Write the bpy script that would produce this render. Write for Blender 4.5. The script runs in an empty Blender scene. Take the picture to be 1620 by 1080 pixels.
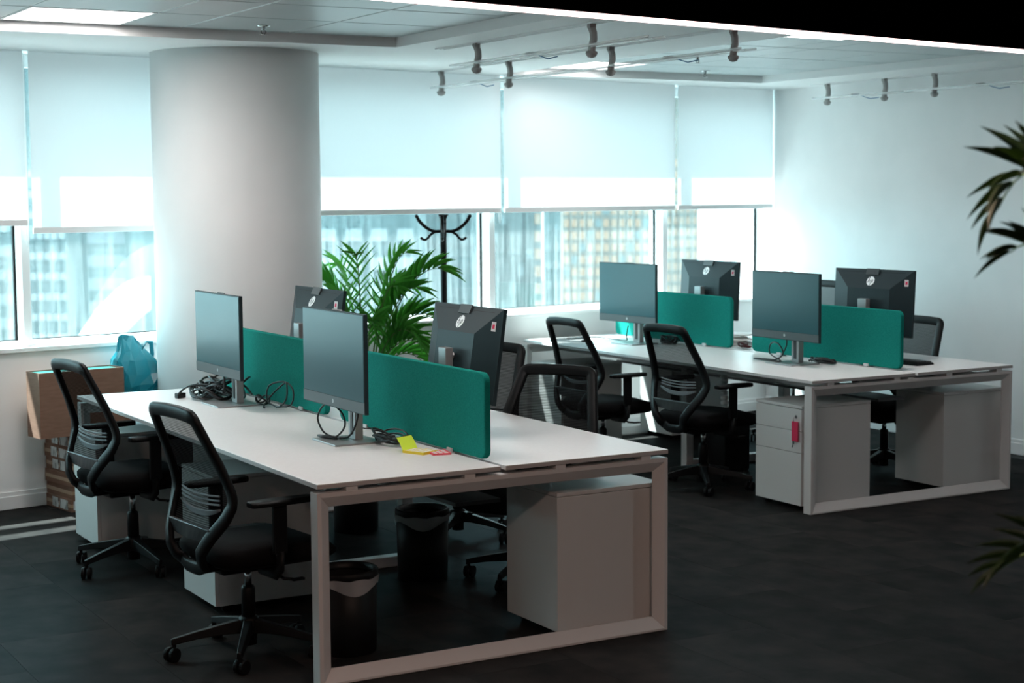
import bpy, math, random
from mathutils import Vector, Matrix, Euler
random.seed(7)
R = math.radians
scene = bpy.context.scene
col = scene.collection

# ------------------------------------------------------------------ camera
YAW, PITCH, ROLL = 0.5240, 0.0892, -0.0068
fw = Vector((math.sin(YAW)*math.cos(PITCH), math.cos(YAW)*math.cos(PITCH), -math.sin(PITCH)))
rt = Vector((math.cos(YAW), -math.sin(YAW), 0)); up = rt.cross(fw)
cr, sr = math.cos(ROLL), math.sin(ROLL)
rt, up = cr*rt + sr*up, -sr*rt + cr*up
CAM = Vector((-2.3117, -5.3946, 1.7686))
cd = bpy.data.cameras.new('camera'); cam = bpy.data.objects.new('camera', cd); col.objects.link(cam)
cam.matrix_world = Matrix(((rt.x, up.x, -fw.x, CAM.x), (rt.y, up.y, -fw.y, CAM.y), (rt.z, up.z, -fw.z, CAM.z), (0, 0, 0, 1)))
FPX = 2619.5
cd.sensor_width = 36; cd.lens = FPX*36/1620; cd.clip_end = 3000; cd.clip_start = 0.05
cd.dof.use_dof = True; cd.dof.focus_distance = 7.2; cd.dof.aperture_fstop = 4.0
scene.camera = cam
def ray(x, y): return (rt*((x-810)/FPX) + up*((540-y)/FPX) + fw)

# ------------------------------------------------------------------ light
scene.view_settings.view_transform = 'Standard'; scene.view_settings.look = 'None'
scene.view_settings.gamma = 1; scene.view_settings.use_curve_mapping = False
scene.view_settings.exposure = 0.68
w = bpy.data.worlds.new('sky'); scene.world = w; w.use_nodes = True
bg = w.node_tree.nodes['Background']; bg.inputs[0].default_value = (0.59, 0.92, 1.0, 1); bg.inputs[1].default_value = 4.4
TH = R(10)
WN = Vector((-math.sin(TH), math.cos(TH), 0)); WT = Vector((math.cos(TH), math.sin(TH), 0))
def wp(t, off, z): return WT*t + WN*off + Vector((0, 0, z))       # window wall coordinates: along, outward, up
sd = bpy.data.lights.new('sun', 'SUN'); sun = bpy.data.objects.new('sun', sd); col.objects.link(sun)
sd.energy = 22.0; sd.angle = R(0.6); sd.color = (0.95, 1.0, 0.98)
sun.rotation_euler = (-WN + WT*0.6 - Vector((0, 0, 2.2))).to_track_quat('-Z', 'Y').to_euler()
def add_unseen_lamp(loc, energy, size, color):
    d = bpy.data.lights.new('unseen_lamp', 'AREA'); d.shape = 'DISK'; d.size = size; d.energy = energy; d.color = color
    o = bpy.data.objects.new('unseen_lamp', d); col.objects.link(o); o.location = loc
for q in ((-2.6, -3.2, 2.44), (0.0, -3.0, 2.44)): add_unseen_lamp(q, 18, 0.3, (1.0, 0.68, 0.55))  # unseen warm lamps without fixtures, added to light the near faces
add_unseen_lamp((4.2, -2.6, 2.44), 9, 0.3, (0.80, 0.96, 1.0))  # added cool fill, stands in for the ambient light at the back desk

# ------------------------------------------------------------------ materials
MATS = {}
def mat(name, color, rough=0.6, metal=0.0, spec=0.5, emit=None, estr=0, trans=0, alpha=1, sheen=0, coat=0):
    m = bpy.data.materials.new(name); m.use_nodes = True
    b = m.node_tree.nodes['Principled BSDF']
    b.inputs['Base Color'].default_value = (*color, 1); b.inputs['Roughness'].default_value = rough
    b.inputs['Metallic'].default_value = metal; b.inputs['Specular IOR Level'].default_value = spec
    if emit: b.inputs['Emission Color'].default_value = (*emit, 1); b.inputs['Emission Strength'].default_value = estr
    if sheen: b.inputs['Sheen Weight'].default_value = sheen
    if coat: b.inputs['Coat Weight'].default_value = coat
    MATS[name] = m; return m
def nodes(m): return m.node_tree.nodes, m.node_tree.links, m.node_tree.nodes['Principled BSDF']
def noisy(m, c1, c2, scale=20, detail=4, stretch=(1, 1, 1), bump=0, rnd=0):
    N, L, b = nodes(m)
    tc = N.new('ShaderNodeTexCoord'); mp = N.new('ShaderNodeMapping'); mp.inputs['Scale'].default_value = stretch
    nz = N.new('ShaderNodeTexNoise'); nz.inputs['Scale'].default_value = scale; nz.inputs['Detail'].default_value = detail
    L.new(tc.outputs['Object'], mp.inputs[0]); L.new(mp.outputs[0], nz.inputs['Vector'])
    rp = N.new('ShaderNodeValToRGB'); rp.color_ramp.elements[0].color = (*c1, 1); rp.color_ramp.elements[1].color = (*c2, 1)
    rp.color_ramp.elements[0].position = 0.3; rp.color_ramp.elements[1].position = 0.7
    L.new(nz.outputs['Fac'], rp.inputs[0]); out = rp.outputs[0]
    if rnd:
        oi = N.new('ShaderNodeObjectInfo'); mr = N.new('ShaderNodeMapRange')
        mr.inputs['To Min'].default_value = 1-rnd; mr.inputs['To Max'].default_value = 1+rnd
        L.new(oi.outputs['Random'], mr.inputs['Value'])
        vm = N.new('ShaderNodeVectorMath'); vm.operation = 'SCALE'
        L.new(out, vm.inputs[0]); L.new(mr.outputs[0], vm.inputs['Scale']); out = vm.outputs[0]
        ad = N.new('ShaderNodeVectorMath'); ad.operation = 'ADD'
        sc = N.new('ShaderNodeMath'); sc.operation = 'MULTIPLY'; sc.inputs[1].default_value = 37
        L.new(oi.outputs['Random'], sc.inputs[0]); L.new(tc.outputs['Object'], ad.inputs[0]); L.new(sc.outputs[0], ad.inputs[1]); L.new(ad.outputs[0], mp.inputs[0])
    L.new(out, b.inputs['Base Color'])
    if bump:
        bp = N.new('ShaderNodeBump'); bp.inputs['Strength'].default_value = bump; bp.inputs['Distance'].default_value = 0.01
        L.new(nz.outputs['Fac'], bp.inputs['Height']); L.new(bp.outputs[0], b.inputs['Normal'])
    return m

M_wall = noisy(mat('wall_paint', (.80, .80, .80), .65), (.77, .78, .78), (.82, .82, .82), 3, 2)
M_trim = mat('trim_white', (.80, .80, .80), .35)
M_ceil = mat('ceiling_paint', (.78, .79, .79), .55)
M_ctile = noisy(mat('ceiling_metal_tile', (.42, .47, .48), .3, 0, .5), (.40, .46, .47), (.45, .50, .51), 2, 2)
M_black_ceiling = mat('black_paint', (.0006, .0006, .0006), 1, 0, 0)
M_led = mat('led_diffuser', (1, .9, .9), .5, emit=(1.0, .70, .69), estr=3)
M_panel = mat('light_panel_diffuser', (1, 1, 1), .5, emit=(1, .98, .97), estr=4)
M_tile = noisy(mat('vinyl_floor_tile', (.01, .01, .01), .46, 0, .16), (.012, .012, .012), (.028, .0255, .024), 5, 8, (1.2, 1, 1), .05, .18)
N, L, b = nodes(M_tile); b.inputs['Specular IOR Level'].default_value = 0.0            # matt vinyl with a faint even sheen
gl = N.new('ShaderNodeBsdfGlossy'); gl.inputs['Roughness'].default_value = .38; gl.inputs[0].default_value = (.8, .95, 1, 1)
mx = N.new('ShaderNodeMixShader'); mx.inputs[0].default_value = .018
L.new(b.outputs[0], mx.inputs[1]); L.new(gl.outputs[0], mx.inputs[2]); L.new(mx.outputs[0], N['Material Output'].inputs[0])
M_grout = mat('floor_base', (.006, .006, .006), .8)
M_lam = noisy(mat('white_laminate', (.74, .71, .70), .38), (.73, .70, .69), (.76, .73, .72), 60, 2)
M_lamedge = mat('laminate_edge', (.50, .48, .47), .5)
M_frame = mat('powder_coated_steel', (.66, .64, .63), .42)
M_ped = mat('pedestal_steel', (.62, .62, .61), .45)
M_green = noisy(mat('green_felt', (.02, .17, .14), .95, 0, .08), (.005, .175, .142), (.011, .225, .185), 180, 6, bump=.2)
M_black = mat('black_plastic', (.0045, .005, .0055), .46, 0, .18)
M_blackfab = noisy(mat('black_fabric', (.005, .005, .006), .95, 0, .1), (.0035, .0035, .004), (.008, .008, .0085), 250, 3)
M_dkgrey = mat('dark_grey_plastic', (.038, .043, .046), .34)
M_lumbar = mat('lumbar_grey_plastic', (.24, .27, .29), .28)
M_chrome = mat('chrome', (.6, .62, .63), .22, 1)
M_silver = mat('silver_stand', (.36, .36, .36), .38, .6)
M_screen = mat('display_glass', (.010, .070, .085), .30, 0, .34)
M_chin = mat('display_chin', (.055, .066, .07), .4)
M_monback = mat('monitor_back', (.013, .024, .028), .5, 0, .25)
M_logo = mat('logo_white', (.85, .88, .88), .3)
M_red = mat('red_tag', (.70, .03, .10), .35)
M_sticker = mat('sticker', (.65, .62, .62), .5)
M_card = noisy(mat('cardboard', (.20, .11, .075), .85), (.18, .095, .062), (.22, .122, .083), 14, 4, (1, 1, 6))
M_cardin = mat('cardboard_inside', (.10, .42, .36), .8)
M_tape = mat('packing_tape', (.38, .25, .16), .3)
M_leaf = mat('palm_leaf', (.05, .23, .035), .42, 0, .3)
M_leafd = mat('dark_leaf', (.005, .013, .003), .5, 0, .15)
M_stem = mat('palm_stem', (.10, .20, .05), .6)
M_pot = mat('planter_pot', (.02, .022, .022), .5)
M_soil = noisy(mat('soil', (.02, .015, .01), 1), (.012, .009, .006), (.04, .03, .02), 60)
M_bin = mat('bin_black', (.004, .0045, .005), .5, 0, .3)
M_cable = mat('cable_black', (.005, .005, .0055), .45)
M_cablered = mat('cable_dark_red', (.09, .008, .010), .45)
M_cablew = mat('cable_white', (.55, .57, .57), .5)
M_blue = mat('cable_blue', (.05, .15, .30), .5)
M_yel = mat('note_yellow', (.80, .62, .04), .7)
M_ygr = mat('note_lime', (.62, .80, .05), .7)
M_pink = mat('note_pink', (.85, .10, .14), .7)
M_paper = mat('paper', (.80, .80, .79), .7)
M_bracket = mat('light_bracket', (.36, .35, .34), .5)
M_alu = mat('aluminium', (.55, .58, .58), .35, .7)
for m, tr in ((M_leaf, .48), (M_leafd, .1)):                        # thin leaves let some light through
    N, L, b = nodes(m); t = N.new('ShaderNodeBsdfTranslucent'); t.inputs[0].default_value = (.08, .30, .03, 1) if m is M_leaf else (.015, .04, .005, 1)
    mx = N.new('ShaderNodeMixShader'); mx.inputs[0].default_value = tr
    L.new(b.outputs[0], mx.inputs[1]); L.new(t.outputs[0], mx.inputs[2]); L.new(mx.outputs[0], N['Material Output'].inputs[0])
def special(name):
    m = bpy.data.materials.new(name); m.use_nodes = True; N = m.node_tree.nodes; N.remove(N['Principled BSDF']); MATS[name] = m
    return m, N, m.node_tree.links, N['Material Output']
# window glass: clear, with rain streaks of dust that catch the daylight
M_glass, N, L, O = special('window_glass')
tp = N.new('ShaderNodeBsdfTransparent'); tp.inputs[0].default_value = (.92, .98, .98, 1)
gl = N.new('ShaderNodeBsdfGlossy'); gl.inputs['Roughness'].default_value = .02; gl.inputs[0].default_value = (.9, 1, 1, 1)
du = N.new('ShaderNodeBsdfTranslucent'); du.inputs[0].default_value = (.80, .88, .88, 1)
tc = N.new('ShaderNodeTexCoord'); mp = N.new('ShaderNodeMapping'); mp.inputs['Scale'].default_value = (34, 34, 1.2)
nz = N.new('ShaderNodeTexNoise'); nz.inputs['Scale'].default_value = 1.0; nz.inputs['Detail'].default_value = 5
L.new(tc.outputs['Object'], mp.inputs[0]); L.new(mp.outputs[0], nz.inputs['Vector'])
mr = N.new('ShaderNodeMapRange'); mr.inputs['From Min'].default_value = .4; mr.inputs['From Max'].default_value = .75; mr.inputs['To Min'].default_value = .015; mr.inputs['To Max'].default_value = .075
L.new(nz.outputs['Fac'], mr.inputs['Value'])
m1 = N.new('ShaderNodeMixShader'); L.new(mr.outputs[0], m1.inputs[0]); L.new(tp.outputs[0], m1.inputs[1]); L.new(du.outputs[0], m1.inputs[2])
m2 = N.new('ShaderNodeMixShader'); m2.inputs[0].default_value = .05; L.new(m1.outputs[0], m2.inputs[1]); L.new(gl.outputs[0], m2.inputs[2]); L.new(m2.outputs[0], O.inputs[0])
# roller blind fabric
M_blind, N, L, O = special('blind_fabric')
df = N.new('ShaderNodeBsdfDiffuse'); df.inputs[0].default_value = (.78, .82, .82, 1)
tl = N.new('ShaderNodeBsdfTranslucent'); tl.inputs[0].default_value = (.75, .71, .71, 1)
mx = N.new('ShaderNodeMixShader'); mx.inputs[0].default_value = .62; L.new(df.outputs[0], mx.inputs[1]); L.new(tl.outputs[0], mx.inputs[2]); L.new(mx.outputs[0], O.inputs[0])
# chair mesh: a fine woven net, partly open
M_mesh, N, L, O = special('chair_mesh')
df = N.new('ShaderNodeBsdfDiffuse'); df.inputs[0].default_value = (.007, .0075, .008, 1)
tp = N.new('ShaderNodeBsdfTransparent')
tc = N.new('ShaderNodeTexCoord'); wv = N.new('ShaderNodeTexWave'); wv.bands_direction = 'Z'; wv.inputs['Scale'].default_value = 45; wv.inputs['Distortion'].default_value = .3
L.new(tc.outputs['Object'], wv.inputs['Vector'])
mr = N.new('ShaderNodeMapRange'); mr.inputs['To Min'].default_value = .68; mr.inputs['To Max'].default_value = .92; L.new(wv.outputs['Fac'], mr.inputs['Value'])
mx = N.new('ShaderNodeMixShader'); L.new(mr.outputs[0], mx.inputs[0]); L.new(tp.outputs[0], mx.inputs[1]); L.new(df.outputs[0], mx.inputs[2]); L.new(mx.outputs[0], O.inputs[0])
def film(name, color, opac, rough):
    m, N, L, O = special(name)
    p = N.new('ShaderNodeBsdfPrincipled'); p.inputs['Base Color'].default_value = (*color, 1); p.inputs['Roughness'].default_value = rough
    t = N.new('ShaderNodeBsdfTransparent'); x = N.new('ShaderNodeMixShader'); x.inputs[0].default_value = opac
    L.new(t.outputs[0], x.inputs[1]); L.new(p.outputs[0], x.inputs[2]); L.new(x.outputs[0], O.inputs[0]); return m
M_liner = film('bin_liner', (.75, .76, .77), .45, .35)
M_acrylic = film('clear_acrylic', (.92, .98, .98), .16, .12)
M_rod = film('acrylic_rod', (.97, 1, 1), .45, .1)
M_bag, N, L, O = special('plastic_bag')
p = N.new('ShaderNodeBsdfPrincipled'); p.inputs['Base Color'].default_value = (.02, .20, .25, 1); p.inputs['Roughness'].default_value = .28
t = N.new('ShaderNodeBsdfTranslucent'); t.inputs[0].default_value = (.05, .45, .52, 1)
x = N.new('ShaderNodeMixShader'); x.inputs[0].default_value = .35; L.new(p.outputs[0], x.inputs[1]); L.new(t.outputs[0], x.inputs[2]); L.new(x.outputs[0], O.inputs[0])
# printed barcode label
M_label, N, L, O = special('printed_label')
p = N.new('ShaderNodeBsdfPrincipled'); p.inputs['Roughness'].default_value = .6
tc = N.new('ShaderNodeTexCoord'); mp = N.new('ShaderNodeMapping'); mp.inputs['Scale'].default_value = (1, 1, .15)
nz = N.new('ShaderNodeTexNoise'); nz.inputs['Scale'].default_value = 90; nz.inputs['Detail'].default_value = 1
L.new(tc.outputs['Object'], mp.inputs[0]); L.new(mp.outputs[0], nz.inputs['Vector'])
rp = N.new('ShaderNodeValToRGB'); rp.color_ramp.elements[0].position = .40; rp.color_ramp.elements[0].color = (.10, .12, .12, 1); rp.color_ramp.elements[1].position = .5; rp.color_ramp.elements[1].color = (.62, .66, .66, 1)
L.new(nz.outputs['Fac'], rp.inputs[0]); L.new(rp.outputs[0], p.inputs['Base Color']); L.new(p.outputs[0], O.inputs[0])
def facade(name, c): return mat(name, c, .7, 0, .2)
M_fa = facade('facade_blue_grey', (.055, .075, .08)); M_fb = facade('facade_pale', (.085, .105, .108)); M_fc = facade('facade_grey', (.075, .082, .083)); M_fd = facade('facade_tan', (.135, .105, .090))
M_wa = mat('far_window_white', (.17, .17, .18), .3); M_wb = mat('far_window_pale', (.11, .125, .127), .3); M_wo = mat('far_window_orange', (.30, .15, .09), .4); M_wd = mat('far_window_dark', (.04, .055, .06), .3)

# ------------------------------------------------------------------ mesh helpers
class MB:
    def __init__(s): s.v = []; s.f = []
    def add(s, vs, fs):
        o = len(s.v); s.v += [tuple(q) for q in vs]; s.f += [tuple(i+o for i in f) for f in fs]; return s
    def box(s, c, d, rot=None):
        x, y, z = d[0]/2, d[1]/2, d[2]/2
        vs = [Vector((a, b, e)) for e in (-z, z) for a, b in ((-x, -y), (x, -y), (x, y), (-x, y))]
        if rot is not None: vs = [rot @ q for q in vs]
        c = Vector(c)
        return s.add([q+c for q in vs], [(3, 2, 1, 0), (4, 5, 6, 7), (0, 1, 5, 4), (1, 2, 6, 5), (2, 3, 7, 6), (3, 0, 4, 7)])
    def lohi(s, a, b): return s.box([(p+q)/2 for p, q in zip(a, b)], [abs(q-p) for p, q in zip(a, b)])
    def hexa(s, bottom, top):     # two loops of equal length
        n = len(bottom)
        return s.add(list(bottom)+list(top), [tuple(range(n))[::-1], tuple(range(n, 2*n))] + [(i, (i+1) % n, n+(i+1) % n, n+i) for i in range(n)])
    def prism(s, poly, z0, z1): return s.hexa([(p[0], p[1], z0) for p in poly], [(p[0], p[1], z1) for p in poly])
    def loft(s, loops, cap=True, closed=True):
        n = len(loops[0]); vs = [p for l in loops for p in l]; fs = []
        m = n if closed else n-1
        for k in range(len(loops)-1):
            for i in range(m): fs.append((k*n+i, k*n+(i+1) % n, (k+1)*n+(i+1) % n, (k+1)*n+i))
        if cap: fs += [tuple(range(n))[::-1], tuple(range(len(vs)-n, len(vs)))]
        return s.add(vs, fs)
    def lathe(s, prof, n=20, c=(0, 0, 0), cap=True):
        return s.loft([[(c[0]+r*math.cos(2*math.pi*i/n), c[1]+r*math.sin(2*math.pi*i/n), c[2]+z) for i in range(n)] for r, z in prof], cap)
    def cyl(s, a, b, r, n=12, r2=None): return s.tube([a, b], [r, r if r2 is None else r2], n)
    def tube(s, path, r, n=8, closed=False, flat=None, sq=1.0):
        P = [Vector(p) for p in path]; m = len(P); rr = r if isinstance(r, (list, tuple)) else [r]*m
        loops = []; ref = None
        for i in range(m):
            if closed: t = P[(i+1) % m]-P[i-1]
            else: t = P[min(i+1, m-1)]-P[max(i-1, 0)]
            t.normalize()
            if ref is None: ref = Vector((0, 0, 1)) if abs(t.z) < .9 else Vector((1, 0, 0))
            if flat is not None: ref = Vector(flat)
            u = ref - t*ref.dot(t)
            if u.length < 1e-4: u = t.orthogonal()
            u.normalize(); v = t.cross(u); ref = u
            f_ = lambda q: math.copysign(abs(q)**sq, q) if abs(q) > 1e-6 else 0.0
            loops.append([P[i]+u*(rr[i][0] if isinstance(rr[i], tuple) else rr[i])*f_(math.cos(2*math.pi*k/n))+v*(rr[i][1] if isinstance(rr[i], tuple) else rr[i])*f_(math.sin(2*math.pi*k/n)) for k in range(n)])
        if closed: loops.append(loops[0]); return s.loft(loops, cap=False)
        return s.loft(loops)
    def build(s, name, m, parent=None, smooth=False, bevel=0, seg=2):
        me = bpy.data.meshes.new(name); me.from_pydata(s.v, [], s.f); me.update()
        me.materials.append(m)
        if smooth: me.polygons.foreach_set('use_smooth', [True]*len(me.polygons))
        o = bpy.data.objects.new(name, me); col.objects.link(o)
        if parent: o.parent = parent
        if bevel:
            b = o.modifiers.new('bevel', 'BEVEL'); b.width = bevel; b.segments = seg; b.limit_method = 'ANGLE'; b.angle_limit = R(40)
        return o
def tag(o, label=None, cat=None, group=None, kind=None):
    if label: o['label'] = label
    if cat: o['category'] = cat
    if group: o['group'] = group
    if kind: o['kind'] = kind
    return o
def thing(name, label, cat, loc=(0, 0, 0), rz=0, group=None):
    o = bpy.data.objects.new(name, None); col.objects.link(o); o.location = loc; o.rotation_euler = (0, 0, rz); o.empty_display_size = .1
    return tag(o, label, cat, group)
def struct(o): o['kind'] = 'structure'; return o
def sempty(name, loc=(0, 0, 0), rz=0):
    o = bpy.data.objects.new(name, None); col.objects.link(o); o.location = loc; o.rotation_euler = (0, 0, rz); return struct(o)
def copy_tree(o, parent=None):
    c = o.copy(); col.objects.link(c); c.parent = parent
    for ch in list(o.children): copy_tree(ch, c)
    return c
def place(o, loc, rz, label, group=None):
    o.location = loc; o.rotation_euler = (0, 0, rz); o['label'] = label
    if group: o['group'] = group
    return o
def clip(poly, p, n):            # keep the side of the polygon where (q-p).n <= 0
    out = []
    for i in range(len(poly)):
        a, b = Vector(poly[i]), Vector(poly[(i+1) % len(poly)])
        da, db = (a-Vector(p)).dot(Vector(n)), (b-Vector(p)).dot(Vector(n))
        if da <= 0: out.append(tuple(a))
        if da*db < 0: out.append(tuple(a+(b-a)*(da/(da-db))))
    return out
N2 = (WN.x, WN.y)
def wpoly(t0, t1, o0, o1):
    q = [wp(t0, o0, 0), wp(t1, o0, 0), wp(t1, o1, 0), wp(t0, o1, 0)]; return [(p.x, p.y) for p in q]
def wbox(mb, t0, t1, o0, o1, z0, z1): return mb.prism(wpoly(t0, t1, o0, o1), z0, z1)

# ------------------------------------------------------------------ room shell
ZC, ZT, WO = 2.575, 2.625, 4.05
RWA, RWB = Vector((6.207, 5.22, 0)), Vector((6.13, 2.44, 0))         # right wall line
RD = (RWB-RWA).normalized(); RN = Vector((-RD.y, RD.x, 0))            # RN points to +X (outside)
if RN.x < 0: RN = -RN
XL, YB = -5.2, -8.2
base = [(XL, YB), (8, YB), (8, 8), (XL, 8)]
room = clip(clip(base, (WN*(WO+.2)).to_2d(), N2), (RWA+RN*.1).to_2d(), (RN.x, RN.y))
floor = struct(MB().prism(room, -.12, -.004).build('floor', M_grout))
TX, TY = .457, .914
tile_me = None
for i in range(-6, 16):
    for j in range(-6, 8):
        cx = -.397+TX*(i+.5); cy = 1.68+TY*(j+.5)-(TY/2 if i % 2 else 0)
        if Vector((cx, cy)).dot(Vector(N2)) > 4.15 or Vector((cx, cy, 0)).dot(RN) > RWA.dot(RN)+.1 or cy < -2.2-.6*cx and cy < -2.4: continue
        if cx < -3.2 or cy < -3.4: continue
        if tile_me is None:
            o = MB().box((0, 0, -.002), (TX-.0012, TY-.0012, .004)).build('tile', M_tile, floor); tile_me = o.data
        else:
            o = bpy.data.objects.new('tile', tile_me); col.objects.link(o); o.parent = floor
        o.location = (cx, cy, 0)
# window wall below the sill, jamb beyond
wall = struct(wbox(MB(), -6, 7.4, WO, WO+.25, -.1, .89).build('wall_window', M_wall))
struct(wbox(MB(), -6, 7.05, WO-.03, WO+.17, .89, .915).build('trim_1', M_trim, bevel=.004))
bm = MB(); wbox(bm, -6, 7.0, WO-.012, WO, 0, .10); wbox(bm, -6, 7.0, WO-.018, WO, .0, .075)
struct(bm.build('baseboard_window', M_trim, bevel=.003))
def rw(u, d, z): q = RWA+RD*u-RN*d; return Vector((q.x, q.y, z))
def rbox(mb, u0, u1, d0, d1, z0, z1):
    return mb.prism([(rw(a, b, 0).x, rw(a, b, 0).y) for a, b in ((u0, d0), (u1, d0), (u1, d1), (u0, d1))], z0, z1)
struct(rbox(MB(), -.35, 14, -.2, 0, -.1, 2.8).build('wall_right', M_wall))
bm = MB(); rbox(bm, 0, 13.5, 0, .012, 0, .105); rbox(bm, 0, 13.5, 0, .018, 0, .08)
struct(bm.build('baseboard_right', M_trim, bevel=.003))
struct(MB().lohi((XL-.2, YB-.2, -.1), (XL, 3.4, 2.8)).build('wall_left', M_wall))
struct(MB().lohi((XL-.2, YB-.2, -.1), (6.6, YB, 2.8)).build('wall_back', M_wall))
# ceiling with two raised trays
xs = [XL-.2, -3, 1.77, 3.33, 5.56, 7.2]; ys = [YB-.2, -2, -1, 2.925, 4.47, 6.2]
bm = MB()
for i in range(5):
    for j in range(5):
        cx, cy = (xs[i]+xs[i+1])/2, (ys[j]+ys[j+1])/2
        if (-3 < cx < 1.77 and -2 < cy < 2.925) or (3.33 < cx < 5.56 and -1 < cy < 4.47): continue
        pl = clip([(xs[i], ys[j]), (xs[i+1], ys[j]), (xs[i+1], ys[j+1]), (xs[i], ys[j+1])], (WN*(WO+.24)).to_2d(), N2)
        if len(pl) > 2: bm.prism(pl, ZC, ZC+.09)
ceiling = struct(bm.build('ceiling', M_ceil))
pl = clip([(XL-.2, YB-.2), (7.2, YB-.2), (7.2, 6.2), (XL-.2, 6.2)], (WN*(WO+.24)).to_2d(), N2)
struct(MB().prism(pl, ZC+.09, ZC+.25).build('ceiling_slab', M_ceil))
def ctile(x0, x1, y0, y1):
    g = .007; MB().lohi((x0+g, y0+g, ZT), (x1-g, y1-g, ZT+.02)).build('ceiling_tile', M_ctile, ceiling, bevel=.003, seg=1)
PL, PR = (-.39, .21, 2.27, 2.87), (3.50, 4.10, 3.83, 4.43)
tx1 = [-2.79, -2.19, -1.59, -.99, -.39, .21, .53, 1.13, 1.76]; ty1 = [2.915, 2.87, 2.27, 1.67, 1.07, .47, -.13, -.73]
tx2 = [3.34, 3.50, 4.10, 4.36, 4.96, 5.55]; ty2 = [4.46, 4.43, 3.83, 3.10, 2.45, 1.93, 1.33, .73, .05]
skips = (PL, PR, (-.39, .21, -.13, .47), (.53, 1.13, -.13, .47), (3.50, 4.10, 1.33, 1.93))
for X, Y in ((tx1, ty1), (tx2, ty2)):
    for i in range(len(X)-1):
        for j in range(len(Y)-1):
            if any(abs(X[i]-q[0]) < .02 and abs(Y[j]-q[3]) < .02 for q in skips): continue
            if X[i+1]-X[i] > .03 and Y[j]-Y[j+1] > .03: ctile(X[i], X[i+1], Y[j+1], Y[j])
            else: MB().lohi((X[i]+.002, Y[j+1]+.002, ZT), (X[i+1]-.002, Y[j]-.002, ZT+.02)).build('ceiling_tile', M_ctile, ceiling)
bm = MB(); bm.lohi((-2.99, -1.99, ZT+.004), (1.765, 2.92, ZT+.006)); bm.lohi((3.335, -.99, ZT+.004), (5.555, 4.465, ZT+.006)); bm.build('ceiling_grid', M_trim, ceiling)
# dark dropped soffit with a light line along its far edge
la, lb = Vector((.43, -.131)), Vector((3.964, .44)); ld = (lb-la).normalized(); ln = Vector((-ld.y, ld.x))
q0, q1 = la-ld*5.3, la+ld*5.75
pl = [tuple(q0), (q0.x, YB), (q1.x, YB), tuple(q1)]
struct(MB().prism(pl, 2.45, ZC-.002).build('ceiling_soffit', M_black_ceiling))
def ledbox(mb, s0, s1, d0, d1, z0, z1): return mb.prism([tuple(la+ld*a+ln*b) for a, b in ((s0, d0), (s1, d0), (s1, d1), (s0, d1))], z0, z1)
t = thing('light_strip', 'glowing pinkish LED line along the edge of the black ceiling', 'light strip', (la.x, la.y, 2.43), math.atan2(ld.y, ld.x))
MB().lohi((-5.2, -.02, .003), (5.6, .012, .019)).build('diffuser', M_led, t)
MB().lohi((-5.2, -.03, .019), (5.6, .02, .0205)).build('profile', M_black_ceiling, t)

# windows
mull = [-2.70, -.985, .735, 2.455, 4.17, 5.89, 7.05]
def wlocal(name):
    return sempty(name, (0, 0, 0), TH)      # local x = along wall, local y = outward
for k in range(len(mull)-1):
    a, b = mull[k]+.025, mull[k+1]-.025
    e = wlocal('window_%d' % (k+1))
    MB().lohi((a-.05, WO+.04, .915), (a, WO+.16, ZC)).build('mullion', M_trim, e, bevel=.003)
    MB().lohi((a, WO+.10, .915), (b, WO+.17, .945)).build('bottom_rail', M_trim, e, bevel=.003)
    MB().lohi((a, WO+.10, 2.50), (b, WO+.17, ZC)).build('top_rail', M_trim, e, bevel=.003)
    MB().lohi((a, WO+.138, .945), (b, WO+.146, 2.50)).build('pane', M_glass, e)
    bm = MB(); bm.lohi((b-.012, WO+.125, .945), (b, WO+.138, 2.5)); bm.lohi((a, WO+.128, .945), (b-.012, WO+.138, .951)); bm.build('gasket', M_black, e)
struct(wbox(MB(), -6, -2.7, WO, WO+.25, .89, ZC).build('wall_window_pier', M_wall))
struct(wbox(MB(), 7.03, 7.4, WO+.0, WO+.25, .89, ZC).build('wall_window_jamb', M_wall))
# outside: unseen fin and slab, added to shape the sun on floor and blinds
bm = MB(); wbox(bm, -8, 10, WO+.93, WO+1.07, 3.53, 3.56); struct(bm.build('added_sun_fin', M_alu))
bm = MB(); wbox(bm, -8, 10, WO+.25, WO+1.0, 4.30, 4.36); struct(bm.build('added_sun_slab', M_alu))
# column
CC = (1.125, 3.71); CR = .478
bm = MB(); bm.lathe([(CR, 0), (CR, ZC)], 72, (*CC, 0)); colm = struct(bm.build('column', M_wall, smooth=False))
colm.data.polygons.foreach_set('use_smooth', [len(p.vertices) == 4 for p in colm.data.polygons])

# roller blinds
blinds = [(-.97, .70, 1.618, 'roller blind at the far left edge, lowered a little less than its neighbour'),
          (.732, 2.43, 1.573, 'translucent white roller blind left of the round column, lowest hanging'),
          (2.46, 4.15, 1.647, 'wide white roller blind right beside the round column, above the coat stand'),
          (4.185, 5.87, 1.647, 'white roller blind in the middle of the right-hand windows, above the brown tower'),
          (5.905, 6.99, 1.647, 'narrow white roller blind in the window corner against the right wall')]
for a, b, zb, lab in blinds:
    o = thing('roller_blind', lab, 'blind', (0, 0, 0), TH, 'roller blinds over the windows')
    o.location = wp(a, WO-.08, zb)
    MB().lohi((0, -.001, .02), (b-a, .001, ZC-zb)).build('fabric', M_blind, o)
    MB().lohi((0, -.008, -.012), (b-a, .008, .022)).build('bottom_rail', M_trim, o, bevel=.003)
    MB().tube([(-.016, .02, ZC-zb-.02), (-.016, .02, -.05), (-.022, .026, -.09), (-.026, .03, -.05), (-.026, .03, ZC-zb-.02)], .0025, 6).build('chain', M_cablew, o)

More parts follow.
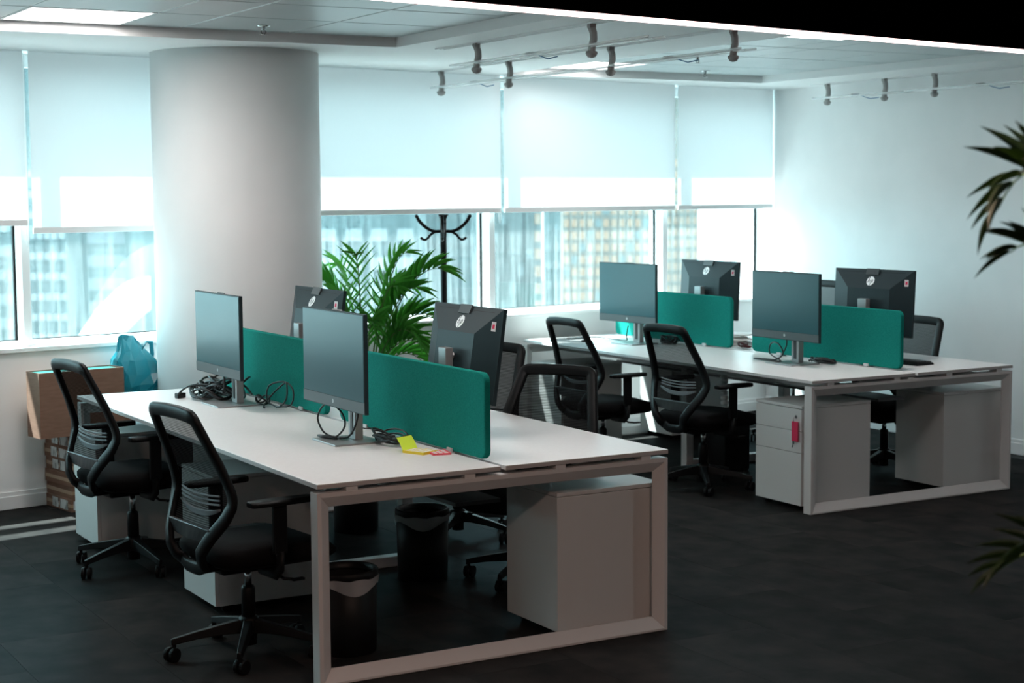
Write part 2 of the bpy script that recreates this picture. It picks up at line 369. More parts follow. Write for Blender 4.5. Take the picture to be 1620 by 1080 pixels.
# ------------------------------------------------------------------ ceiling fixtures
def light_panel(bx, lab, watt=10):
    t = thing('ceiling_light', lab, 'ceiling light', ((bx[0]+bx[1])/2, (bx[2]+bx[3])/2, ZT), 0, 'square recessed ceiling lights' if lab else None)
    if not lab: del t['category']; t['kind'] = 'structure'
    h = .298
    MB().lohi((-h+.015, -h+.015, .002), (h-.015, h-.015, .012)).build('diffuser', M_panel, t)
    bm = MB()
    for a, b in (((-h, -h), (h, -h+.014)), ((-h, h-.014), (h, h)), ((-h, -h+.014), (-h+.014, h-.014)), ((h-.014, -h+.014), (h, h-.014))): bm.lohi((*a, -.002), (*b, .02))
    bm.build('frame', M_trim, t)
    d = bpy.data.lights.new('panel_lamp', 'AREA'); d.shape = 'SQUARE'; d.size = .55; d.energy = watt; d.color = (1, .91, .86) if lab is None or watt > 9.5 else (1, .97, .96)
    l = bpy.data.objects.new('panel_lamp', d); col.objects.link(l); l.parent = t; l.location = (0, 0, -.01)
light_panel(PL, 'square lit ceiling panel at the upper left')
light_panel(PR, 'square lit ceiling panel behind the glass tube lights', 1.2)
for k, q in enumerate(((-.39, .21, -.13, .47), (.53, 1.13, -.13, .47), (3.50, 4.10, 1.33, 1.93))):  # first two panels are unseen, added to brighten the front desk top
    light_panel(q, None if k < 2 else 'lit ceiling panel just showing below the glowing line at the upper right', 4 if k < 2 else 9)
def sprinkler(x, y, lab):
    t = thing('sprinkler', lab, 'sprinkler', (x, y, ZT), 0, 'ceiling sprinklers')
    MB().lathe([(.035, 0), (.035, -.004), (.018, -.008)], 18).build('escutcheon', M_chrome, t, True)
    MB().lathe([(.011, -.006), (.011, -.022), (.006, -.026)], 12).build('body', M_chrome, t, True)
    bm = MB()
    for s in (-1, 1): bm.tube([(s*.008, 0, -.022), (s*.014, 0, -.034), (s*.003, 0, -.046)], .0025, 6)
    bm.build('yoke', M_dkgrey, t); MB().lathe([(.019, -.046), (.019, -.049)], 12).build('deflector', M_chrome, t)
sprinkler(.864, 2.60, 'small chrome ceiling sprinkler in front of the round column')
sprinkler(4.816, 4.18, 'ceiling sprinkler near the inner corner of the right tray')
sprinkler(3.99, 3.15, 'ceiling sprinkler between the glass tube lights and the right tray corner')
def make_track(x, y0, y1, lab, rz=0):
    t = thing('ceiling_track', lab, 'track', (x, y0, ZC), rz, 'ceiling light tracks')
    L_ = y1-y0
    for x in (-.032, -.004, .024): MB().lohi((x, 0, -.006), (x+.008, L_, 0)).build('rail', M_trim, t)
    for x in (-.023, .005): MB().lohi((x, .01, -.003), (x+.018, L_-.01, -.0005)).build('slot', M_black, t)
def make_tube_light(x, y, length, spots, lab, rz=0):
    """clear acrylic trough hung from the track by moulded grey clips; y is the far end"""
    t = thing('tube_light', lab, 'tube light', (x, y, ZC), rz, 'clear tube lights under the ceiling')
    z = -.105
    bm = MB(); n = 12
    loops = []
    for yy in (0, -length): loops.append([(.045*math.cos(a), yy, z-.004+.010*math.sin(a)) for a in [math.pi*(1+i/n) for i in range(n+1)]])
    bm.loft(loops, cap=False, closed=False); bm.build('trough', M_acrylic, t, True)
    for s in (-1, 1): MB().cyl((s*.045, 0, z-.004), (s*.045, -length, z-.004), .0065, 8).build('edge_rod', M_rod, t, True)
    MB().lohi((-.012, -length+.05, z-.010), (.012, -.05, z-.006)).build('led_bar', M_trim, t)
    for i, yy in enumerate(spots):
        c = MB()
        c.box((0, yy, -.012), (.034, .030, .024)); c.tube([(0, yy, -.02), (.010, yy, -.045), (.012, yy, -.075), (.004, yy, -.105), (0, yy, -.135)], [(.018, .019)]*5, 10)
        k = c.build('clip', M_bracket, t, bevel=.002)
        MB().lathe([(.004, -.026), (.020, -.020), (.029, -.004), (.027, .006)], 14, (0, yy, -.140)).build('cup', M_bracket, k, True)
    for i in range(len(spots)-1):
        ym = (spots[i]+spots[i+1])/2
        c = MB()
        for j in range(3): c.box((0, ym+.028*(j-1), z+.0), (.018, .016, .02))
        c.build('connector', M_dkgrey, t)
        MB().tube([(0, ym-.04, z), (.01, ym-.10, z-.02), (.0, ym-.17, z-.035), (0, ym-.26, z-.03)], .003, 6).build('wire', M_blue, t)
make_track(2.03, .60, 2.90, 'recessed twin-rail ceiling track nearest the left tray')
make_tube_light(2.03, 2.70, 1.9, [-.22, -1.36], 'clear tube light hanging from the track nearest the left tray')
make_track(2.80, 1.05, 4.45, 'recessed ceiling track in the middle between both trays')
make_tube_light(2.80, 4.42, 1.0, [-.06, -.95], 'clear tube light farthest back, ending in front of the blinds')
make_tube_light(2.80, 3.42, 2.3, [-1.08, -2.18], 'long clear tube light with the bracket close under the glowing line')
make_track(5.98, 1.0, 4.45, 'ceiling track running along the right wall', R(-1))
make_tube_light(6.03, 4.40, 1.0, [-.12, -.75], 'clear tube light along the right wall, end nearest the window', R(-1))
make_tube_light(6.00, 3.38, 1.7, [-.25, -1.12], 'clear tube light along the right wall above the palm leaves', R(-1))

# ------------------------------------------------------------------ desks
DW, DL, DH = 1.528, 3.116, .74
def frame_bars(parent, x0, x1, z1, y0, depth, fwid, near=True):
    """closed steel loop, mitred; the inner faces slope away from a narrow outer lip"""
    lip = .016
    O_ = [(x0, 0), (x1, 0), (x1, z1), (x0, z1)]
    Lp = [(x0+lip, lip*.6), (x1-lip, lip*.6), (x1-lip, z1-lip), (x0+lip, z1-lip)]
    I_ = [(x0+fwid, fwid), (x1-fwid, fwid), (x1-fwid, z1-fwid), (x0+fwid, z1-fwid)]
    for k, nm in enumerate(('bottom_rail', 'leg', 'top_rail', 'leg')):
        a, b = k, (k+1) % 4
        rows = [(O_, y0), (Lp, y0), (I_, y0+depth*.45), (I_, y0+depth*.55), (Lp, y0+depth), (O_, y0+depth)]
        loops = [[(q[i][0], y, q[i][1]) for q, y in rows] for i in (a, b)]
        MB().loft(loops).build(nm, M_frame, parent, bevel=.0015, seg=1)
def bench_desk(loc, lab):
    t = thing('bench_desk', lab, 'desk', loc, 0, 'white bench desks')
    th = .018; g = .011
    for sx in (0, 1):
        x0, x1 = (0, DW/2-g) if sx == 0 else (DW/2+g, DW)
        tp = MB().lohi((x0, 0, DH-th), (x1, DL, DH)).build('tabletop', M_lam, t, bevel=.0015)
        e = MB(); 
        e.lohi((x0+.001, -.0008, DH-th+.001), (x1-.001, 0, DH-.0015)); e.build('edge_band', M_lamedge, tp)
    zf = .706
    frame_bars(t, 0, DW, zf, .002, .062, .056)
    frame_bars(t, 0, DW, zf, DL-.064, .062, .056)
    # inset middle support
    x0, x1 = .34, DW-.34
    MB().lohi((x0, 1.62, 0), (x1, 1.68, .05)).build('bottom_rail', M_frame, t, bevel=.003)
    MB().lohi((x0, 1.62, .655), (x1, 1.68, zf)).build('top_rail', M_frame, t, bevel=.003)
    for x in (x0, x1-.055): MB().lohi((x, 1.62, .05), (x+.055, 1.68, .655)).build('leg', M_frame, t, bevel=.003)
    for x in (.22, .66, DW-.72, DW-.28): MB().lohi((x, .064, .665), (x+.05, DL-.064, zf)).build('beam', M_frame, t)
    for x in (.115, .60, 1.0, 1.40):
        for y in (.004, DL-.06): MB().lohi((x, y, zf), (x+.045, y+.056, DH-th)).build('spacer', M_frame, t)
    MB().lohi((DW/2-.10, .2, .56), (DW/2+.10, DL-.2, .575)).build('cable_tray', M_dkgrey, t)
    for x in (.02, DW-.05):
        for y in (.033, DL-.033): MB().lathe([(.016, -.0), (.016, .004)], 12, (x, y, 0)).build('foot', M_black, t)
    return t
D1 = (0, 0, 0); D2 = (3.5836, 1.5442, 0)
bench_desk(D1, 'long white four-person desk in the foreground')
bench_desk(D2, 'long white four-person desk further back, by the right wall')

def divider(loc, lab):
    t = thing('desk_divider', lab, 'divider', loc, 0, 'green felt desk dividers')
    Lg, Hh, r = 1.36, .335, .035
    prof = []
    for cx, cz, a0 in ((Lg-r, r, -90), (Lg-r, Hh-r, 0), (r, Hh-r, 90), (r, r, 180)):
        for k in range(7): a = R(a0+15*k); prof.append((cx+r*math.cos(a), cz+r*math.sin(a)))
    MB().hexa([(-.014, y, z+.008) for y, z in prof], [(.014, y, z+.008) for y, z in prof]).build('panel', M_green, t, bevel=.006, seg=3)
    bm = MB(); bm.tube([(0, y, z+.008) for y, z in prof], (.0045), 6, closed=True); 
    for y in (.28, Lg-.28):
        bm = MB(); bm.lohi((-.022, y-.02, 0), (.022, y+.02, .004)); bm.lohi((-.022, y-.02, 0), (-.016, y+.02, .02)); bm.lohi((.016, y-.02, 0), (.022, y+.02, .02))
        bm.build('clamp', M_cablew, t)
    return t
for D, y, lab in ((D1, .118, 'green felt divider at the near end of the front desk, nearest to the camera'), (D1, 1.64, 'green felt divider on the far half of the front desk, behind two monitors'),
                  (D2, .118, 'dark green felt divider at the near end of the back desk'), (D2, 1.70, 'bright green felt divider on the window half of the back desk')):
    divider((D[0]+DW/2, D[1]+y, DH), lab)

# ------------------------------------------------------------------ monitors
def monitor(loc, rz, tilt, lab, group, height=0):
    """origin on the desk under the stand; the display faces local -X"""
    t = thing('monitor', lab, 'monitor', loc, rz, group)
    MB().lohi((-.105, -.12, 0), (.115, .12, .008)).build('base', M_silver, t, bevel=.002)
    MB().lohi((.025, -.034, .008), (.062, .034, .375)).build('neck', M_silver, t, bevel=.003)
    MB().lohi((.0245, -.012, .03), (.0225, .012, .20)).build('neck_slot', M_dkgrey, t)
    T = Matrix.Translation((-.045, 0, .35+height)) @ Matrix.Rotation(tilt, 4, 'Y')
    W_, H_ = .310, .202
    def put(o): o.matrix_local = T; return o
    put(MB().lohi((-.012, -W_, -H_), (.006, W_, H_)).build('housing', M_monback, t, bevel=.002))
    ds = put(MB().lohi((-.0135, -W_+.006, -H_+.050), (-.012, W_-.006, H_-.006)).build('display', M_screen, t))
    ch = put(MB().lohi((-.0138, -W_+.002, -H_+.004), (-.012, W_-.002, -H_+.048)).build('chin', M_chin, t))
    bm = MB(); bm.add([(-.0142, .009*math.cos(a), -H_+.027+.009*math.sin(a)) for a in [2*math.pi*i/16 for i in range(16)]], [tuple(range(16))]); o = bm.build('emblem', M_silver, ch)
    # faceted rear shell
    yi, zt, zb, dx = .165, .085, -.15, .052
    A = [(.006, -W_+.004, -H_+.004), (.006, W_-.004, -H_+.004), (.006, W_-.004, H_-.004), (.006, -W_+.004, H_-.004)]
    B = [(dx, -yi, zb), (dx, yi, zb), (dx, yi, zt), (dx, -yi, zt)]
    sh = put(MB().hexa(A, B).build('rear_shell', M_monback, t))
    # upper facet frame for logo, camera module and groove
    p0 = Vector((.006, 0, H_-.004)); p1 = Vector((dx, 0, zt)); v = (p1-p0); vl = v.length; v.normalize(); nrm = Vector((v.z, 0, -v.x)); nrm = nrm if nrm.x > 0 else -nrm
    def fp(y, d, h=.0008): q = p0+v*d+nrm*h; return (q.x, y, q.z)
    bm = MB(); bm.hexa([fp(-.05, 0, 0), fp(.05, 0, 0), fp(.05, .036, 0), fp(-.05, .036, 0)], [fp(-.05, -.004, .010), fp(.05, -.004, .010), fp(.05, .036, .006), fp(-.05, .036, .006)])
    bm.build('camera_module', M_dkgrey, sh)
    bm = MB(); bm.add([fp(y, d) for y, d in ((-.25, .016), (.25, .016), (.25, .018), (-.25, .018))], [(0, 1, 2, 3)]); bm.build('groove', M_black, sh)
    r = .030; c = .075
    bm = MB(); bm.add([fp(r*math.cos(2*math.pi*i/28), c+r*math.sin(2*math.pi*i/28), .0012) for i in range(28)], [tuple(range(28))]); lg = bm.build('logo', M_logo, sh)
    # the round mark: slanted h and p left open in the disc (screen right is local -y from behind)
    def stroke(mb, pts, w):
        for (a, b), (c2, d2) in zip(pts, pts[1:]):
            q = Vector((c2-a, d2-b)); q.normalize(); nn = Vector((-q.y, q.x))*w
            mb.add([fp(x, c-y, .0018) for x, y in ((a+nn.x, b+nn.y), (c2+nn.x, d2+nn.y), (c2-nn.x, d2-nn.y), (a-nn.x, b-nn.y))], [(0, 1, 2, 3)])
    bm = MB(); stroke(bm, [(-.010, .028), (-.019, -.010)], .0022); stroke(bm, [(-.015, .006), (-.006, .006), (-.004, .002), (-.007, -.010)], .0022)
    stroke(bm, [(.009, .009), (.000, -.028)], .0022); stroke(bm, [(.009, .008), (.016, .008), (.018, .004), (.015, -.006), (.012, -.008), (.006, -.008)], .0022)
    bm.build('letters', M_monback, lg)
    # small sticker on the right-hand facet (viewer's right from behind = local -y... +y depends on desk side)
    a0 = Vector((.006, W_-.004, 0)); a1 = Vector((dx, yi, 0)); e = (a1-a0).normalized(); n2 = Vector((-e.y, e.x, 0)); n2 = n2 if n2.x > 0 else -n2
    def sp(d, z, h=.001): q = a0+e*d+n2*h; return (q.x, q.y, z)
    bm = MB(); bm.add([sp(.03, .105), sp(.055, .105), sp(.055, .145), sp(.03, .145)], [(0, 1, 2, 3)]); st = bm.build('sticker', M_sticker, sh)
    bm = MB(); bm.add([sp(.036, .116, .0015), sp(.049, .116, .0015), sp(.049, .134, .0015), sp(.036, .134, .0015)], [(0, 1, 2, 3)]); bm.build('print', M_red, st)
    MB().cyl((.03, 0, .33+height), (-.01, 0, .345+height), .014, 10).build('hinge', M_silver, t)
    return t
gF, gB = 'monitors seen from the front', 'monitors seen from behind'
monitor((.54, 2.33, DH), 0, 0, 'leftmost monitor, screen towards us, thick cable pile beside its base', gF)
monitor((.52, .895, DH), 0, 0, 'monitor with screen towards us, standing beside the sticky notes', gF)
monitor((1.015, .855, DH), R(180), R(-8.5), 'tilted monitor seen from behind over the near green divider', gB)
monitor((1.02, 2.47, DH), R(180), R(-8), 'monitor whose back just peeks out above another screen, before the palm', gB)
monitor((4.045, 3.945, DH), R(4), 0, 'monitor on the window end of the back desk, screen towards us', gF)
monitor((4.075, 2.31, DH), 0, 0, 'monitor at the near end of the back desk, screen towards us', gF)
monitor((4.63, 3.93, DH), R(183), R(-3), 'monitor seen from behind above the bright green divider', gB)
monitor((4.63, 2.26, DH), R(187), R(-3), 'large dark monitor seen from behind at the near end of the back desk', gB)

# ------------------------------------------------------------------ pedestals
def pedestal(loc, rz, lab, key=False):
    """drawer fronts face local -X"""
    t = thing('drawer_pedestal', lab, 'pedestal', loc, rz, 'white drawer pedestals on castors')
    d, wd, z0, z1 = .50, .40, .035, .575
    MB().lohi((-d/2+.018, -wd/2, z0), (d/2, wd/2, z1)).build('body', M_ped, t, bevel=.002)
    MB().lohi((-d/2, -wd/2-.001, z1+.002), (d/2+.001, wd/2+.001, z1+.018)).build('top', M_ped, t, bevel=.002)
    zz = [z1, z1-.125, z1-.245, z0]
    for k in range(3):
        dr = MB().lohi((-d/2, -wd/2+.001, zz[k+1]+.0015), (-d/2+.017, wd/2-.001, zz[k]-.0015)).build('drawer', M_ped, t, bevel=.0015)
        if k == 0:
            MB().cyl((-d/2-.003, -wd/2+.045, zz[0]-.045), (-d/2+.003, -wd/2+.045, zz[0]-.045), .010, 14).build('lock', M_chrome, dr)
    for sx in (-1, 1):
        for sy in (-1, 1): 
            bm = MB(); bm.cyl((sx*(d/2-.06), sy*(wd/2-.045)-.012, .018), (sx*(d/2-.06), sy*(wd/2-.045)+.012, .018), .018, 12); bm.build('castor', M_black, t)
    return t
pedestal((.285, 1.385, 0), 0, 'white drawer pedestal under the front desk, behind the nearest chair')
pedestal((.205, 2.845, 0), 0, 'white drawer pedestal under the far left corner of the front desk')
pedestal((1.305, .285, 0), R(180), 'white drawer pedestal inside the near end frame of the front desk')
pedestal((3.83, 1.825, 0), 0, 'white drawer pedestal with a red key tag in its lock')
pedestal((4.92, 1.85, 0), R(180), 'white drawer pedestal at the right inside the back desk end frame')
pedestal((3.86, 4.385, 0), 0, 'white drawer pedestal under the window corner of the back desk, behind a chair')
pedestal((4.80, 4.40, 0), R(180), 'white drawer pedestal on the wall side at the window end of the back desk')
t = thing('key_tag', 'red key tag with keys hanging from the pedestal lock', 'key tag', (3.573, 1.67, .53), 0)
MB().lohi((-.008, -.030, -.135), (-.003, .022, -.025)).build('tag', M_red, t, bevel=.002)
bm = MB(); bm.tube([(-.006, .004, 0), (-.012, .004, -.012), (-.006, .004, -.034)], .0018, 6); bm.build('ring', M_chrome, t)
bm = MB(); bm.box((-.006, .008, -.140), (.003, .014, .02)); bm.box((-.006, .012, -.158), (.002, .005, .03), Matrix.Rotation(.4, 3, 'X')); bm.build('key', M_chrome, t)

# ------------------------------------------------------------------ office chairs
def interp(tab, z):
    for (z0, a), (z1, b) in zip(tab, tab[1:]):
        if z0 <= z <= z1:
            return a+(b-a)*(z-z0)/(z1-z0)
    return tab[0][1] if z < tab[0][0] else tab[-1][1]
BX = [(.395, -.205), (.43, -.245), (.47, -.258), (.52, -.245), (.60, -.200), (.66, -.176), (.70, -.178), (.80, -.214), (.99, -.300)]      # fore-aft line of the back
BW = [(.395, .080), (.43, .108), (.47, .132), (.52, .168), (.60, .222), (.65, .240), (.70, .238), (.80, .218), (.99, .176)]             # half width of the back
def make_chair(lab):
    t = thing('office_chair', lab, 'chair', (0, 0, 0), 0, 'black mesh office chairs')
    # five-star base
    for k in range(5):
        a = R(72*k+20); c, s = math.cos(a), math.sin(a)
        lp = []
        for r, zc, hw, hh in ((.02, .115, .024, .028), (.10, .108, .021, .020), (.20, .094, .017, .015), (.285, .078, .013, .012), (.30, .074, .010, .012)):
            lp.append([(r*c-y*s, r*s+y*c, zc+z) for y, z in ((-hw, -hh), (hw, -hh), (hw*.7, hh), (-hw*.7, hh))])
        MB().loft(lp).build('base_leg', M_black, t, bevel=.003)
        px, py = .288*c, .288*s; b = a+k*1.9
        cs = MB()
        cs.cyl((px, py, .075), (px, py, .045), .008, 8)
        u = Vector((math.cos(b), math.sin(b), 0)); w_ = Vector((-u.y, u.x, 0)); cc = Vector((px, py, .028))-u*.012
        ca = cs.build('castor', M_black, t)
        for sg in (-1, 1):
            wb = MB(); wb.cyl(cc+w_*sg*.006, cc+w_*sg*.022, .028, 16); wb.build('wheel', M_black, ca, bevel=.003)
    MB().lathe([(.030, .04), (.030, .075), (.040, .085), (.040, .140), (.032, .15)], 20).build('hub', M_black, t, True)
    MB().lathe([(.027, .14), (.027, .26), (.022, .27)], 18).build('gas_lift_cover', M_black, t, True)
    MB().lathe([(.014, .26), (.014, .37)], 14).build('gas_lift', M_chrome, t, True)
    bm = MB(); bm.lohi((-.14, -.07, .355), (.10, .07, .405)); bm.build('mechanism', M_black, t, bevel=.012)
    bm = MB(); bm.tube([(.02, -.07, .375), (.02, -.20, .370), (.03, -.235, .355), (.06, -.255, .352)], .006, 8); bm.box((.075, -.262, .352), (.05, .022, .008)); bm.build('lever', M_black, t)
    bm = MB(); bm.tube([(-.05, .07, .375), (-.05, .20, .370), (-.04, .24, .36)], .006, 8); bm.build('lever', M_black, t)
    # seat cushion: rounded slab with a waterfall front edge
    def ring(sx, sy, z, drop):
        out = []
        for i in range(40):
            a = 2*math.pi*i/40; cx = math.copysign(abs(math.cos(a))**.42, math.cos(a)); cy = math.copysign(abs(math.sin(a))**.42, math.sin(a))
            x = .045+sx*cx*1.06; out.append((x, sy*cy, z-(drop*max(0, (x-.12)/.15)**2 if x > .12 else 0)))
        return out
    MB().loft([ring(.20, .19, .402, .0), ring(.232, .225, .415, .01), ring(.245, .24, .440, .02), ring(.245, .24, .462, .025), ring(.225, .22, .482, .028), ring(.14, .14, .488, .02)]).build('seat', M_blackfab, t, True)
    MB().loft([ring(.15, .14, .385, 0), ring(.215, .21, .400, .0), ring(.222, .215, .414, .01)]).build('seat_shell', M_black, t, True)
    # back frame: one closed loop
    path = []
    zs = [.41+.02*i for i in range(28)]
    for z in zs: path.append((interp(BX, z), interp(BW, z), z))
    zt, wt = .987, interp(BW, .96)
    for a in range(1, 6): aa = R(18*a); path.append((interp(BX, .96+.027*math.sin(aa)), wt-.034+.034*math.cos(aa), .96+.027*math.sin(aa)))
    path += [(interp(BX, zt)+.004, y, zt+.004) for y in (wt*.35, 0, -wt*.35)]
    for a in range(5, 0, -1): aa = R(18*a); path.append((interp(BX, .96+.027*math.sin(aa)), -wt+.034-.034*math.cos(aa), .96+.027*math.sin(aa)))
    for z in zs[::-1]: path.append((interp(BX, z), -interp(BW, z), z))
    path += [(-.225, -.05, .395), (-.222, 0, .392), (-.225, .05, .395)]
    MB().tube(path, [(.014, .026)]*len(path), 12, closed=True, flat=(1, 0, .1), sq=.6).build('back_frame', M_black, t, True)
    # mesh
    nz_, ny_ = 20, 10; vs = []; fs = []
    for i in range(nz_+1):
        z = .555+(.972-.555)*i/nz_; hw = interp(BW, z)-.004
        if z > .94: hw -= .03*((z-.94)/.035)**2
        for j in range(ny_+1):
            y = -hw+2*hw*j/ny_; vs.append((interp(BX, z)+.012*(1-(y/hw)**2)*-.6+.004, y, z))
    for i in range(nz_):
        for j in range(ny_): a = i*(ny_+1)+j; fs.append((a, a+1, a+ny_+2, a+ny_+1))
    MB().add(vs, fs).build('back_mesh', M_mesh, t, True)
    # crossbar of the back, lumbar pad behind the mesh, lower arm to the mechanism
    bm = MB(); hw = interp(BW, .535); x = interp(BX, .535)
    bm.loft([[(x-.012+.01*abs(y/hw), y, .505+.01*(y/hw)**2), (x+.010, y, .505+.01*(y/hw)**2), (x+.008, y, .563), (x-.010, y, .563)] for y in [hw*k/5 for k in range(-5, 6)]]); bm.build('crossbar', M_dkgrey, t, bevel=.003)
    lu = MB(); x = interp(BX, .64)-.022
    lp = []
    for k in range(-8, 9):
        y = .165*k/8; q = (k/8)**2
        lp.append([(x+.012*q, y, .588+.036*q), (x+.008+.012*q, y, .588+.036*q), (x+.006+.012*q, y, .615+.018*q), (x-.006+.012*q, y, .615+.018*q)])
    lb = lu.loft(lp).build('lumbar_support', M_lumbar, t, bevel=.002)
    for j in range(3):
        sl = MB(); z = .640+.016*j
        sl.tube([(x+.004+.012*(k/6)**2, .16*k/6, z+.008*(k/6)**2) for k in range(-6, 7)], .0038, 6); sl.build('slat', M_lumbar, lb)
    bm = MB(); bm.loft([[(-.235+.03*k, y, z) for y, z in ((-.075+.004*k, .375), (.075-.004*k, .375), (.075-.004*k, .415), (-.075+.004*k, .415))] for k in range(0, 5)]); bm.build('back_arm', M_black, t, bevel=.01)
    # arm rests
    for s in (-1, 1):
        bm = MB(); bm.loft([[(x, s*.268+y, .655+z) for y, z in ((-.036*q, -.010), (.036*q, -.010), (.040*q, .004), (.030*q, .012), (-.030*q, .012), (-.040*q, .004))] for x, q in ((-.125, .55), (-.11, .85), (-.05, 1), (.06, 1), (.12, .85), (.14, .5))]); ap = bm.build('arm_pad', M_black, t, bevel=.004)
        bm = MB(); bm.lohi((-.028, s*.268-.011, .46), (.028, s*.268+.011, .648)); ps = bm.build('arm_post', M_black, t, bevel=.005)
        bm = MB(); bm.tube([(0, s*.268, .47), (0, s*.262, .40), (0, s*.235, .378), (0, s*.10, .376)], [(.012, .030), (.012, .028), (.012, .026), (.010, .024)], 8); bm.build('arm_bracket', M_black, t, True)
    return t
chair = make_chair('')
chairs = [((.02, 2.27, 0), 7, 34, 0, 'black mesh office chair in front of the cardboard boxes at the front desk'),
          ((-.055, .56, 0), 6, 0, .02, 'black mesh office chair closest to the camera, at the near left'),
          ((1.50, 1.05, 0), 212, -20, .05, 'black mesh office chair right of the front desk, its back facing us'),
          ((1.667, 2.06, 0), 195, 10, .02, 'black office chair almost hidden behind the tilted monitor'),
          ((3.59, 2.537, 0), 3, 0, .015, 'black mesh office chair at the back desk, next to the red tagged pedestal'),
          ((3.45, 3.42, 0), 2, 30, .025, 'black mesh office chair at the window end of the back desk'),
          ((4.91, 2.41, 0), 180, 0, .04, 'black mesh office chair between the right wall and the large dark monitor'),
          ((5.27, 3.73, 0), 178, 30, -.12, 'black office chair showing only its top between two back desk monitors')]
for i, (l, a, br, dz, lab) in enumerate(chairs):
    c = place(chair if i == 0 else copy_tree(chair), l, R(a), lab)
    for ch in c.children:
        if ch.name.split('.')[0] in ('base_leg', 'castor'): ch.rotation_euler.z = R(br)
        elif ch.name.split('.')[0] == 'gas_lift': ch.scale.z = (.11-dz)/.11; ch.location.z = .26-.26*ch.scale.z
        elif ch.name.split('.')[0] not in ('hub', 'gas_lift_cover'): ch.location.z = -dz

# ------------------------------------------------------------------ waste bins
def bin_(loc, lab, liner=True, group='black waste bins'):
    t = thing('waste_bin', lab, 'bin', loc, 0, group)
    MB().lathe([(.112, 0), (.116, .004), (.121, .315), (.117, .315), (.112, .012), (0.001, .012)], 32).build('body', M_bin, t, True)
    rim = [(.121, .290), (.126, .294), (.127, .320), (.122, .326), (.112, .324), (.110, .300)]
    MB().lathe(rim, 32, cap=False).build('rim', M_bin, t, True)
    if liner:
        n = 40; lo = []
        for r0, z0 in ((.1285, .300), (.1275, .285), (.1255, .255)):
            lo.append([((r0+.0015*math.sin(i*2.7+z0*90))*math.cos(2*math.pi*i/n), (r0+.0015*math.sin(i*2.7+z0*90))*math.sin(2*math.pi*i/n), z0+(.018*math.sin(i*.5+loc[0]*9) if z0 < .26 else .003*math.sin(i*1.3))) for i in range(n)])
        MB().loft(lo, cap=False).build('liner', M_liner, t, True)
bin_((.29, .41, 0), 'black waste bin with white liner behind the left leg of the front desk frame')
bin_((1.106, 1.36, 0), 'black waste bin with white liner in the middle under the front desk')
bin_((1.292, 2.50, 0), 'black waste bin without visible liner, farthest back under the front desk', False)
bin_((4.62, 3.02, 0), 'black waste bin under the back desk beside the red tagged pedestal', False)
t = thing('computer_tower', 'small black computer case with a round button under the back desk', 'computer', (4.12, 2.98, 0), 0)
MB().lohi((-.10, -.09, .01), (.10, .09, .34)).build('case', M_black, t, bevel=.006)
MB().cyl((-.101, -.03, .29), (-.104, -.03, .29), .010, 14).build('button', M_dkgrey, t)
for x in (-.07, .07):
    MB().lohi((x-.02, -.085, 0), (x+.02, .085, .01)).build('foot', M_black, t)

# ------------------------------------------------------------------ cables
def wander(c, r, n, zmax, seed, turns):
    rd = random.Random(seed); out = []
    for i in range(n):
        a = 2*math.pi*turns*i/n; k = 1+.25*math.sin(i*.9+seed)+rd.uniform(-.08, .08)
        out.append((c[0]+r[0]*k*math.cos(a), c[1]+r[1]*k*math.sin(a), c[2]+.005+zmax*(.5+.5*math.sin(a*1.37+seed))))
    return out
def smooth(path, k=3):
    P = [Vector(p) for p in path]; out = []
    for i in range(len(P)-1):
        p0, p1, p2, p3 = P[max(i-1, 0)], P[i], P[i+1], P[min(i+2, len(P)-1)]
        for j in range(k):
            u = j/k; out.append(.5*((2*p1)+(p2-p0)*u+(2*p0-5*p1+4*p2-p3)*u*u+(3*p1-p0-3*p2+p3)*u*u*u))
    return out+[P[-1]]
def cable(name, lab, paths, r=.0038, m=None, cat='cable', extra=None):
    o = thing(name, lab, cat, paths[0][0])
    b = Vector(paths[0][0])
    paths = [[(q[0], q[1], max(q[2], DH+.009+r) if q[2] > DH-.01 else q[2]) for q in p] for p in paths]
    for p in paths: MB().tube([q-b for q in smooth(p)], r, 7).build('strand', m or M_cable, o, True)
    if extra: MB().box(Vector(extra[0])-b, extra[1], Matrix.Rotation(extra[2], 3, 'Z')).build('plug', m or M_cable, o, bevel=.003)
    return o
z = DH
cable('cable_pile', 'thick black pile of tangled cables left of the far monitor on the front desk',
      [wander((.50+.03*k, 2.62-.02*k, z), (.05+.008*k, .10+.012*k), 26, .055+.014*k, k, 3) for k in range(5)] + [[(.40, 2.70, z+.02), (.43, 2.62, z+.07), (.50, 2.52, z+.08), (.54, 2.42, z+.05), (.53, 2.37, z+.15)]], .0055, extra=((.42, 2.72, z+.014), (.05, .03, .026), .3))
cable('looped_cable', 'loose black cable looped right of the far monitor on the front desk',
      [[(.60, 2.02, z+.005), (.63, 2.10, z+.015), (.70, 2.16, z+.06), (.72, 2.06, z+.12), (.70, 1.98, z+.125), (.69, 1.96, z+.06), (.68, 2.03, z+.01), (.66, 2.13, z+.03), (.68, 2.16, z+.10), (.71, 2.04, z+.13), (.72, 1.95, z+.10), (.70, 1.93, z+.03), (.66, 2.02, z+.006)],
       wander((.66, 2.20, z), (.03, .05), 18, .045, 3, 2.5)], .0042)
